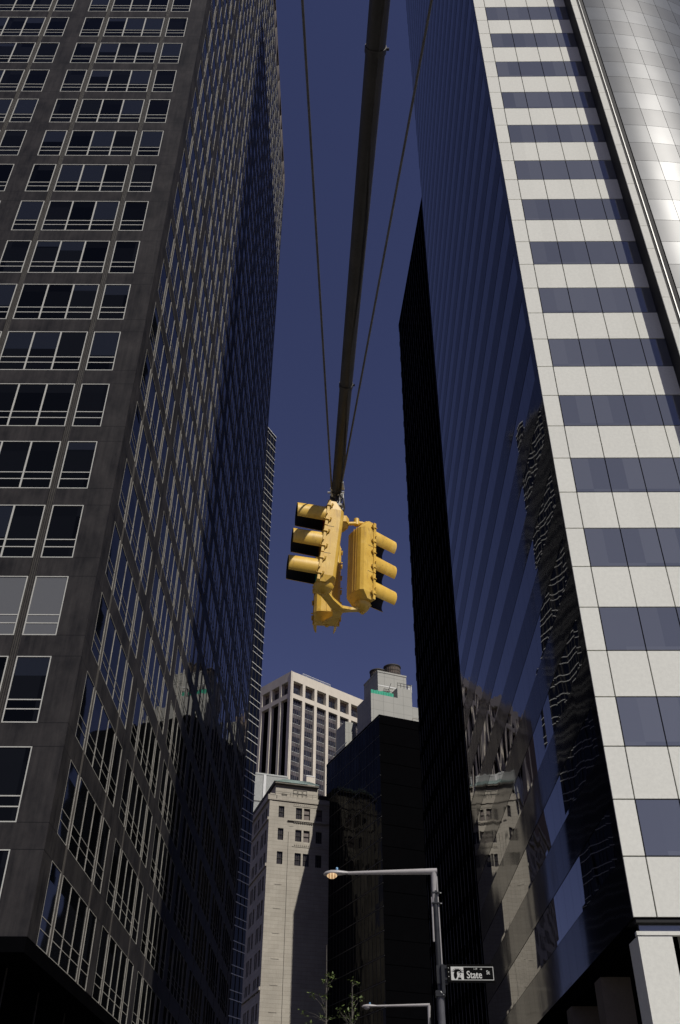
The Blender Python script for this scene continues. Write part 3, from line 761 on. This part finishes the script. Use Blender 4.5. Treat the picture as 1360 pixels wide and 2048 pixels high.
# ================================================================== TRAFFIC SIGNAL
TS = thing('traffic_signal', 'yellow three way traffic signal hanging from the end of the long mast arm', 'traffic light', (-.06, 7.5, 5.567 + CAMZ), 0)
HUB = Vector((-.06, 7.5, 5.567 + CAMZ))
def head(center, heading, roll, Hh=.93):
    M = Matrix.Translation(Vector(center) + Vector((0, 0, CAMZ)) - HUB) @ Matrix.Rotation(R(roll), 4, 'Y') @ Matrix.Rotation(R(-heading), 4, 'Z')
    b_ = MB(); h2 = Hh / 2
    out = [(-.125, .03), (-.125, -.082), (-.100, -.108), (-.060, -.118), (.060, -.118), (.100, -.108), (.125, -.082), (.125, .03)]
    out_top = [(-.125, .03), (-.125, -.022), (-.09, -.034), (-.045, -.042), (.045, -.042), (.09, -.034), (.125, -.022), (.125, .03)]
    n = 8
    levels = [(-h2 + .0, out_top, .9), (-h2 + .07, out, 1), (h2 - .10, out, 1), (h2, out_top, .9)]
    v = []
    for z, o_, k in levels: v += [(x * (k if abs(x) > .1 else 1), y, z) for x, y in o_]
    f = []
    for i in range(3):
        for j in range(n): f.append((i * n + j, i * n + (j + 1) % n, (i + 1) * n + (j + 1) % n, (i + 1) * n + j))
    f.append(tuple(reversed(range(n)))); f.append(tuple(range(3 * n, 4 * n)))
    b_.add(v, f, 'yellow_paint')
    # back seam, section grooves, doors, latches
    b_.box(-.0035, .0035, -.1215, -.1175, -h2 + .08, h2 - .08, 'yellow_paint'); b_.box(.036, .040, -.1205, -.1175, -h2 + .08, h2 - .08, 'yellow_paint')
    sec = Hh / 3
    for i in range(3):
        zc_ = -h2 + sec * (i + .5)
        b_.box(-.132, .132, .031, .058, zc_ - sec / 2 + .006, zc_ + sec / 2 - .006, 'yellow_paint')
        for sx in (-1, 1):
            for dz in (-.085, .085):
                p0 = Vector((sx * .126, .022, zc_ + dz))
                b_.tube([p0, p0 + Vector((sx * .018, -.002, 0))], .011, 'yellow_paint', 8)
                b_.tube([p0 + Vector((sx * .012, -.012, .016)), p0 + Vector((sx * .016, .004, -.03))], [.012, .003], 'yellow_paint', 6)
                b_.tube([p0 + Vector((sx * .010, -.02, 0)), p0 + Vector((sx * .010, .042, 0))], .006, 'yellow_paint', 6)
            b_.tube([Vector((sx * .124, .05, zc_ - .02)), Vector((sx * .150, .05, zc_ - .02))], .006, 'yellow_paint', 6)
    for i in (1, 2):
        z = -h2 + sec * i; b_.box(-.1262, .1262, -.034, .03, z - .0018, z + .0018, 'arm_metal')
    hd = b_.build('signal_head', TS, M)
    for i, ln in enumerate(('lens_green', 'lens_amber', 'lens_red')):
        zc_ = -h2 + sec * (i + .5) + .005
        l_ = MB(); vs = [(0, .075, zc_)]; k = 24
        for j in range(k): a = 2 * math.pi * j / k; vs.append((.098 * math.cos(a), .060, zc_ + .098 * math.sin(a)))
        l_.add(vs, [(0, 1 + (j + 1) % k, 1 + j) for j in range(k)], ln, True); l_.build('lens', hd, M)
        v_ = MB(); vo = []; nn = 28; a0, a1 = R(-42), R(222); droop = .015
        for j in range(nn + 1):
            a = a0 + (a1 - a0) * j / nn; sn = math.sin(a); q = (sn + .67) / 1.67; L = .275 + .02 * q
            for rr in (.124, .119):
                for y in (.055, .055 + L * .5, .055 + L):
                    k2 = 1 - .05 * (y - .055) / .25
                    vo.append((rr * k2 * math.cos(a), y, zc_ + rr * k2 * sn - (y - .055) * droop))
        fo, fi, fr_ = [], [], []
        for j in range(nn):
            A, B_ = j * 6, (j + 1) * 6
            for y in (0, 1): fo.append((A + y, B_ + y, B_ + y + 1, A + y + 1)); fi.append((A + 3 + y, A + 3 + y + 1, B_ + 3 + y + 1, B_ + 3 + y))
            fr_.append((A + 2, B_ + 2, B_ + 5, A + 5))
        fr_ += [(0, 1, 4, 3), (1, 2, 5, 4), (nn * 6, nn * 6 + 3, nn * 6 + 4, nn * 6 + 1), (nn * 6 + 1, nn * 6 + 4, nn * 6 + 5, nn * 6 + 2)]
        v_.add(vo, fo, 'yellow_paint', True); v_.add(vo, fi, 'visor_inside', True); v_.add(vo, fr_, 'yellow_paint')
        for aa in (-.55, 0.9, 2.2, 3.7):
            v_.tube([(.127 * math.cos(aa), .055, zc_ + .127 * math.sin(aa)), (.127 * math.cos(aa), .072, zc_ + .127 * math.sin(aa))], .008, 'yellow_paint', 6)
        # free-standing shell: no normal recalculation problems because both skins are separate
        v_.build('visor', hd, M)
    return M
head((-.188, 7.35, 5.175), -100, 5.8)
head((.158, 7.62, 5.155), 52, 1.6, .90)
head((-.190, 7.93, 5.135), -4, 1.0)
def TL(x, y, z): return Vector((x, y, z + CAMZ)) - HUB
b_ = MB()
oc = [(.078 * math.cos(R(22.5 + 45 * k)), .078 * math.sin(R(22.5 + 45 * k))) for k in range(8)]
b_.prism([(-.075, -.06), (-.03, -.085), (.06, -.075), (.085, -.02), (.07, .06), (0, .085), (-.07, .06)], -.035, .035, 'yellow_paint')
sm = [(x * .62, y * .62) for x, y in oc]
v = [(x * 1.02, y * 1.02, -.036) for x, y in oc] + [(x, y, -.085) for x, y in sm]
b_.add(v, [(i, i + 8, (i + 1) % 8 + 8, (i + 1) % 8) for i in range(8)] + [tuple(range(15, 7, -1))], 'yellow_paint')
b_.tube([(.07, .02, .005), TL(.16, 7.60, 5.575 + .06)], .020, 'yellow_paint', 10); b_.tube([TL(.10, 7.57, 5.62), TL(.225, 7.65, 5.645)], .024, 'yellow_paint', 10)
for q in (.10, .20): b_.tube([TL(q, 7.57 + (q - .1) * .6, 5.59), TL(q, 7.57 + (q - .1) * .6, 5.665)], .028, 'yellow_paint', 8)
b_.tube([(-.05, -.02, .0), TL(-.17, 7.42, 5.60)], .03, 'yellow_paint', 10); b_.tube([(-.02, .06, .0), TL(-.18, 7.9, 5.585)], .024, 'yellow_paint', 10)
b_.build('top_bracket', TS)
b_ = MB()
def flat(path, w0, th, mat='yellow_paint'):
    """flattened casting arm: wide bar along a path"""
    for i in range(len(path) - 1):
        p, q = path[i], path[i + 1]; d = (q - p).normalized(); sd_ = d.cross(Vector((0, 0, 1))).normalized(); wa, wb = w0[i], w0[i + 1]
        v = []
        for c, ww in ((p, wa), (q, wb)):
            for sx, sz in ((-1, -1), (1, -1), (1, 1), (-1, 1)): v.append(c + sd_ * sx * ww * .5 + Vector((0, 0, sz * th * .5)))
        b_.add(v, [(0, 1, 2, 3), (7, 6, 5, 4), (0, 4, 5, 1), (1, 5, 6, 2), (2, 6, 7, 3), (3, 7, 4, 0)], mat)
pa, pb, pc = TL(-.215, 7.35, 4.70), TL(.150, 7.62, 4.665), TL(-.190, 7.90, 4.655)
mid = TL(-.075, 7.55, 4.60)
flat([pa + Vector((0, 0, -.03)), TL(-.155, 7.44, 4.635), mid, TL(.04, 7.59, 4.62), pb + Vector((0, 0, -.02))], [.09, .08, .11, .05, .06], .028)
flat([mid, TL(-.10, 7.70, 4.60), pc + Vector((0, 0, -.01))], [.10, .07, .10], .024)
for c, hd_ in ((pa, 1), (pb, .85), (pc, .35)):
    b_.lathe([(0, .055), (.085 * hd_, .05), (.10 * hd_, .02), (.075 * hd_, -.02 * hd_), (.045 * hd_, -.055 * hd_), (.0, -.06 * hd_)], c, 'yellow_paint', 10)
    b_.tube([c + Vector((0, 0, -.03)), c + Vector((0, 0, -.07 * hd_ - .01))], .02, 'yellow_paint', 8)
b_.build('bottom_bracket', TS)
b_ = MB()
b_.tube([(-.0, 0, .03), (-.01, .005, .20)], [.040, .036], 'galvanised', 14); b_.box(-.05, .03, -.045, .045, .19, .215, 'galvanised')
b_.tube([(-.015, -.03, .21), (.0, -.035, .34)], .010, 'galvanised', 8); b_.tube([(.03, -.03, .21), (.025, -.035, .33)], .008, 'galvanised', 8)
b_.tube([(-.03, -.032, .335), (.035, -.032, .335)], .012, 'galvanised', 8); b_.tube([(-.04, .0, .2), (-.03, .0, .4)], .022, 'arm_metal', 8)
for q in (-.02, .012): b_.box(q, q + .012, -.05, -.044, .17, .188, 'arm_metal')
b_.build('hanger', TS)
b_ = MB(); b_.tube([TL(-.08, 7.47, 5.93), TL(-.03, 7.44, 5.82), TL(-.02, 7.45, 5.72), TL(-.05, 7.49, 5.63)], .009, 'arm_metal', 8); b_.build('cable', TS)

# ------------------------------------------------------------------ mast arm with guy wires
SM = thing('signal_mast', 'long dark mast arm and two guy wires reaching overhead across the sky', 'signal mast', (.75, -6.0, 0), 0)
b0 = Vector((.75, -6.0, 0))
def ml(x, y, z): return Vector((x, y, z + CAMZ)) - b0
m = MB(); e0, e1 = Vector((-.107, 7.60, 5.953)), Vector((.75, -6.0, 5.953)); pts = []; rs = []
for i in range(15):
    t_ = i / 14; p = e0.lerp(e1, t_); pts.append(ml(*p)); rs.append(.052 + .034 * t_)
m.tube(pts, rs, 'arm_metal', 28)
m.tube([ml(-.1085, 7.62, 5.953), ml(-.104, 7.55, 5.953)], .064, 'arm_metal', 20)
m.tube([ml(-.115, 7.70, 5.95), ml(-.108, 7.58, 5.953)], [.03, .052], 'arm_metal', 16)
for sx in (-1, 1):
    m.tube([ml(-.107 + sx * .05, 7.50, 5.953), ml(-.107 + sx * .085, 7.50, 5.953)], .010, 'galvanised', 8)
m.tube([ml(-.105, 7.47, 5.953), ml(-.103, 7.45, 5.953)], .058, 'arm_metal', 20)
m.build('arm', SM)
for q in (.12, .34, .56):
    p = e0.lerp(e1, q); d = (e1 - e0).normalized(); rr = .052 + .034 * q
    m = MB(); m.tube([ml(*(p - d * .02)), ml(*(p + d * .02))], rr + .006, 'arm_metal', 24); m.tube([ml(*(p + Vector((rr, 0, .0)))), ml(*(p + Vector((rr + .022, 0, .0))))], .010, 'arm_metal', 8); m.build('band', SM)
m = MB(); m.tube([ml(*(e0.lerp(e1, q / 20) + Vector((.03 + .02 * math.sin(q * 1.7), 0, -.050 - .03 * q / 20)))) for q in range(0, 21)], .007, 'arm_metal', 6); m.build('cable', SM)
for (xa, ya, za), (xb, yb, zb) in (((-.151, 7.42, 5.945), (-.57, -6.0, 7.49)), ((-.015 - .03, 7.30, 5.93), (1.80, -6.0, 7.59))):
    m = MB(); m.tube([ml(xa, ya, za), ml(xb, yb, zb)], .0095, 'wire_steel', 8)
    m.tube([ml(xa, ya, za), ml(xa + .01, ya + .1, za - .02)], .016, 'galvanised', 8); m.build('guy_wire', SM)
m = MB(); m.tube([ml(.75, -6, -CAMZ), ml(.75, -6, 8.6)], [.19, .14], 'pole_dark', 18); m.tube([ml(-.65, -6, 7.5), ml(1.9, -6, 7.6)], .05, 'pole_dark', 10); m.build('pole', SM)

# ================================================================== STREET LAMPS
def lamp(name, label, base, zt, arm, rp, lit, group='street lamps along the kerb'):
    L = thing(name, label, 'street lamp', (base[0], base[1], .118), 0, group); zt -= .118
    m = MB(); m.tube([(0, 0, 0), (0, 0, 2.2), (0, 0, zt - 2.2)], [rp * 2.0, rp * 1.9, rp * 1.35], 'pole_silver', 14)
    m.tube([(0, 0, zt - 2.25), (0, 0, zt - .38)], rp, 'pole_dark', 14)
    m.build('pole', L)
    m = MB(); m.tube([(-.02, 0, zt - .62), (.0, 0, zt - .02)], [rp * .85, rp * 1.3], 'lamp_grey', 12)
    m.tube([(.065 if lit else .03, 0, zt), (-arm, 0, zt - .04)], [.064 if lit else .05, .033], 'lamp_grey', 12)
    m.build('bracket_arm', L)
    h = MB()
    # cobra head: lofted body
    secs = [(0, .035, .030, .0), (-.10, .06, .045, -.005), (-.20, .095, .055, -.005), (-.34, .115, .058, -.012), (-.44, .09, .045, -.02), (-.49, .03, .018, -.03)]
    v = []; n = 14
    for x, ry, rz, dz in secs:
        for j in range(n): a = 2 * math.pi * j / n; v.append((-arm + x, ry * math.cos(a), zt - .04 + dz + rz * math.sin(a) * (1.15 if math.sin(a) > 0 else .7)))
    h.add(v, [(i * n + j, i * n + (j + 1) % n, (i + 1) * n + (j + 1) % n, (i + 1) * n + j) for i in range(len(secs) - 1) for j in range(n)], 'lamp_grey', True)
    h.add(v[-n:], [tuple(range(n))], 'lamp_grey')
    hd_ = h.build('luminaire', L)
    g_ = MB(); g_.lathe([(.0, -.085), (.06, -.08), (.10, -.05), (.112, -.01)], (-arm - .32, 0, zt - .058), 'lit_refractor' if lit else 'lamp_grey', 18)
    g_.build('refractor', hd_)
    c_ = MB(); c_.lathe([(.026, 0), (.026, .05), (.018, .06), (0, .062)], (-arm - .22, 0, zt + .012), 'photocell', 12); c_.build('photocell', hd_)
    return L
L1 = lamp('street_lamp', 'grey street lamp with its bulb lit above the street sign', (1.765, 19.6), 5.755 + CAMZ, 1.74, .048, True)
m = MB(); zt = 5.755 + CAMZ - .118
m.tube([(-.062, 0, zt - .5), (-.068, 0, zt - 1.33)], .020, 'lamp_grey', 8); m.tube([(.055, 0, zt - .1), (.062, 0, zt - 1.33), (.062, 0, zt - 2.2)], .014, 'lamp_grey', 8)
m.build('conduit', L1)

for dz in (.42, .62):
    m = MB(); m.box(-.07, .10, -.055, .055, zt - dz - .012, zt - dz + .012, 'pole_dark'); m.box(.101, .13, -.01, .01, zt - dz - .008, zt - dz + .008, 'galvanised'); m.build('clamp', L1)
m = MB(); m.box(-.05, .16, -.06, .06, zt - 2.08, zt - 1.76, 'pole_dark'); m.build('junction_box', L1)
m = MB(); m.box(-.09, .09, -.09, .09, zt - 2.3, zt - 2.2, 'pole_dark'); m.tube([(.0, -.09, zt - 2.22), (.06, -.09, zt - 2.28)], .012, 'galvanised', 6); m.build('collar', L1)
lamp('street_lamp', 'farther street lamp low down in front of the dark glass building', (2.75, 35.0), 5.93 + CAMZ, 1.75, .045, False)

# ================================================================== STREET SIGN
SG = thing('street_sign', 'black street name sign with white lettering beside the lamp pole', 'street sign', (2.35, 19.5, 3.84 + CAMZ), 0)
so = Vector((2.35, 19.5, 3.84 + CAMZ))
def srect(mb, x0, x1, z0, z1, y0, y1, mat): mb.box(x0 - so.x, x1 - so.x, y0, y1, z0 + CAMZ - so.z, z1 + CAMZ - so.z, mat)
m = MB(); srect(m, 1.91, 2.805, 3.685, 4.0, -.01, .02, 'sign_black'); m.build('panel', SG)
m = MB(); bw = .010
srect(m, 1.98, 2.785, 3.948, 3.948 + bw, -.014, -.0105, 'sign_white'); srect(m, 1.98, 2.785, 3.724, 3.724 + bw, -.014, -.0105, 'sign_white')
srect(m, 2.775, 2.785, 3.7345, 3.9475, -.014, -.0105, 'sign_white'); srect(m, 1.98, 2.218, 3.7345, 3.9475, -.014, -.0105, 'sign_white'); m.build('border', SG)
# crowned statue head emblem
m = MB()
def poly(pts, mat='sign_black', y=-.0175):
    v = [(x - so.x, y, z + CAMZ - so.z) for x, z in pts]; n = len(v); v2 = [(a, -.0142, c) for a, _, c in v]
    m.add(v + v2, [tuple(range(n)), tuple(reversed(range(n, 2 * n)))] + [(i, n + i, n + (i + 1) % n, (i + 1) % n) for i in range(n)], mat)
hx, hz = 2.105, 3.868
for a in (-8, 16, 42, 68, 94, 120, 146, 170):
    ca, sa = math.cos(R(a)), math.sin(R(a)); r0, r1 = .045, .105 if 30 < a < 150 else .12
    x0, z0, x1, z1 = hx + ca * r0, hz + sa * r0 * .9, hx + ca * r1, hz + sa * r1 * .70
    poly([(x0 - sa * .010, z0 + ca * .010), (x1, z1), (x0 + sa * .010, z0 - ca * .010)])
poly([(2.045, 3.872), (2.06, 3.898), (2.09, 3.910), (2.13, 3.908), (2.158, 3.892), (2.168, 3.868), (2.14, 3.876), (2.105, 3.872), (2.092, 3.845), (2.098, 3.80), (2.085, 3.765), (2.06, 3.742), (2.035, 3.775), (2.028, 3.83)])
poly([(2.12, 3.860), (2.160, 3.856), (2.158, 3.846), (2.122, 3.850)]); poly([(2.150, 3.838), (2.170, 3.818), (2.150, 3.812)]); poly([(2.128, 3.800), (2.160, 3.796), (2.150, 3.788)])
poly([(2.118, 3.775), (2.165, 3.768), (2.175, 3.737), (2.10, 3.737)])
m.build('emblem', SG)
def text(body, x, z, h, name, parent, wide=.72):
    cu = bpy.data.curves.new(name, 'FONT'); cu.body = body; cu.size = 1.0; cu.extrude = .0; cu.offset = .012
    o = bpy.data.objects.new(name, cu); col.objects.link(o); bpy.context.view_layer.update()
    me = bpy.data.meshes.new_from_object(o.evaluated_get(bpy.context.evaluated_depsgraph_get()))
    bpy.data.objects.remove(o); bpy.data.curves.remove(cu)
    k = h / .73; ty = -.0175
    for v in me.vertices: v.co = Vector((x - so.x + v.co.x * k * wide, ty, z + CAMZ - so.z + v.co.y * k))
    me.materials.clear(); me.materials.append(MATS['sign_white'])
    t = bpy.data.objects.new(name, me); col.objects.link(t); t.parent = parent; return t
text('State', 2.272, 3.757, .132, 'lettering', SG, .80); text('St', 2.648, 3.826, .07, 'lettering', SG, .85); text('1-19', 2.408, 3.902, .036, 'lettering', SG, .8)
m = MB(); srect(m, 2.53, 2.562, 3.911, 3.918, -.0175, -.0142, 'sign_white'); poly([(2.574, 3.9145), (2.556, 3.930), (2.556, 3.899)], 'sign_white'); m.build('arrow', SG)
m = MB(); srect(m, 1.80, 1.91, 3.93, 3.97, .0, .02, 'pole_dark'); srect(m, 1.80, 1.91, 3.73, 3.77, .0, .02, 'pole_dark'); srect(m, 1.80, 1.86, 3.50, 4.0, -.01, .03, 'pole_dark')
for z in (3.78, 3.86, 3.93): srect(m, 1.93, 1.942, z, z + .012, -.016, -.0102, 'sign_white')
m.build('bracket', SG)

# ================================================================== YOUNG TREES
CL = [[(-0.56, 27.74, 7.04), (-0.5, 28.04, 7.07), (-0.41, 27.87, 7.03), (-0.35, 28.1, 7.03), (-0.65, 28.13, 6.97), (-0.59, 27.57, 6.83), (-0.48, 27.51, 6.79), (-0.5, 28.34, 6.88), (-0.89, 27.97, 6.61), (-0.97, 28.34, 6.63), (-0.85, 27.98, 6.52), (-0.71, 28.14, 6.56), (-0.56, 27.65, 6.5), (-0.65, 28.26, 6.33), (-0.59, 28.09, 6.28), (-1.14, 28.21, 6.23), (-1.13, 28.42, 6.14), (-0.56, 27.6, 5.98), (-0.64, 27.64, 5.99), (-0.46, 27.72, 6.0), (-0.38, 28.47, 6.11), (-0.97, 27.8, 5.86)],
      [(0.15, 27.76, 6.91), (0.21, 27.73, 6.85), (0.29, 28.5, 6.94), (0.13, 28.13, 6.59), (0.19, 28.37, 6.59), (0.33, 28.02, 6.53), (0.4, 28.24, 6.54), (0.18, 28.17, 6.44), (0.15, 27.56, 6.28), (-0.25, 27.8, 6.18), (-0.2, 27.53, 6.15), (-0.06, 28.37, 6.23), (0.05, 27.97, 6.17), (0.22, 28.22, 6.28), (0.25, 28.38, 6.29), (-0.2, 27.89, 6.07), (-0.14, 28.3, 6.15), (-0.09, 27.94, 6.04), (-0.0, 28.44, 6.09), (0.05, 28.38, 6.09), (0.13, 27.94, 5.93), (0.22, 28.13, 6.01), (0.33, 28.01, 6.1)]]
def tree(label, bx, top, cl, seed):
    rn = random.Random(seed); T = thing('young_tree', label, 'tree', (bx, 28.0, .1), 0, 'young street trees'); b_ = Vector((bx, 28.0, .1))
    t_ = MB(); tr = [Vector((0, 0, 0)), Vector((.04, 0, 2.2)), Vector((-.03, .0, 4.2)), Vector((.02, .02, 5.6)), Vector((top[0] - bx, 0, top[1] - .1))]
    t_.tube(tr, [.07, .055, .035, .022, .008], 'bark', 9)
    lf = MB(); allc = list(cl)
    for _ in range(60): allc.append((bx + rn.gauss(0, .55), 28 + rn.gauss(0, .5), rn.uniform(3.2, 5.7)))
    for c in allc:
        p = Vector(c) - b_; zz = max(2.2, p.z - rn.uniform(.2, .5)); base = Vector((tr[3].x * .6, .0, zz)); md = base.lerp(p, .5) + Vector((0, 0, .05))
        t_.tube([base, md, p], [.007, .005, .002], 'bark', 5)
        for k in range(rn.randint(5, 9)):
            q = p + Vector((rn.gauss(0, .038), rn.gauss(0, .05), rn.gauss(0, .03))); d = Vector((rn.gauss(0, 1), rn.gauss(0, 1), rn.gauss(0, .5))).normalized(); s_ = d.cross(Vector((rn.gauss(0, .4), rn.gauss(0, .4), 1))).normalized(); L = rn.uniform(.06, .11)
            lf.add([q, q + d * L * .5 + s_ * L * .28, q + d * L, q + d * L * .5 - s_ * L * .28], [(0, 1, 2, 3)], 'leaf')
    t_.build('trunk', T); lf.build('crown', T)
tree('slender young tree with a pale leading stem in front of the old stone building', -.56, (-.55, 7.83), CL[0], 3)
tree('sparse young tree with lit leaf tips beside the farther street lamp', .12, (.16, 6.9), CL[1], 5)
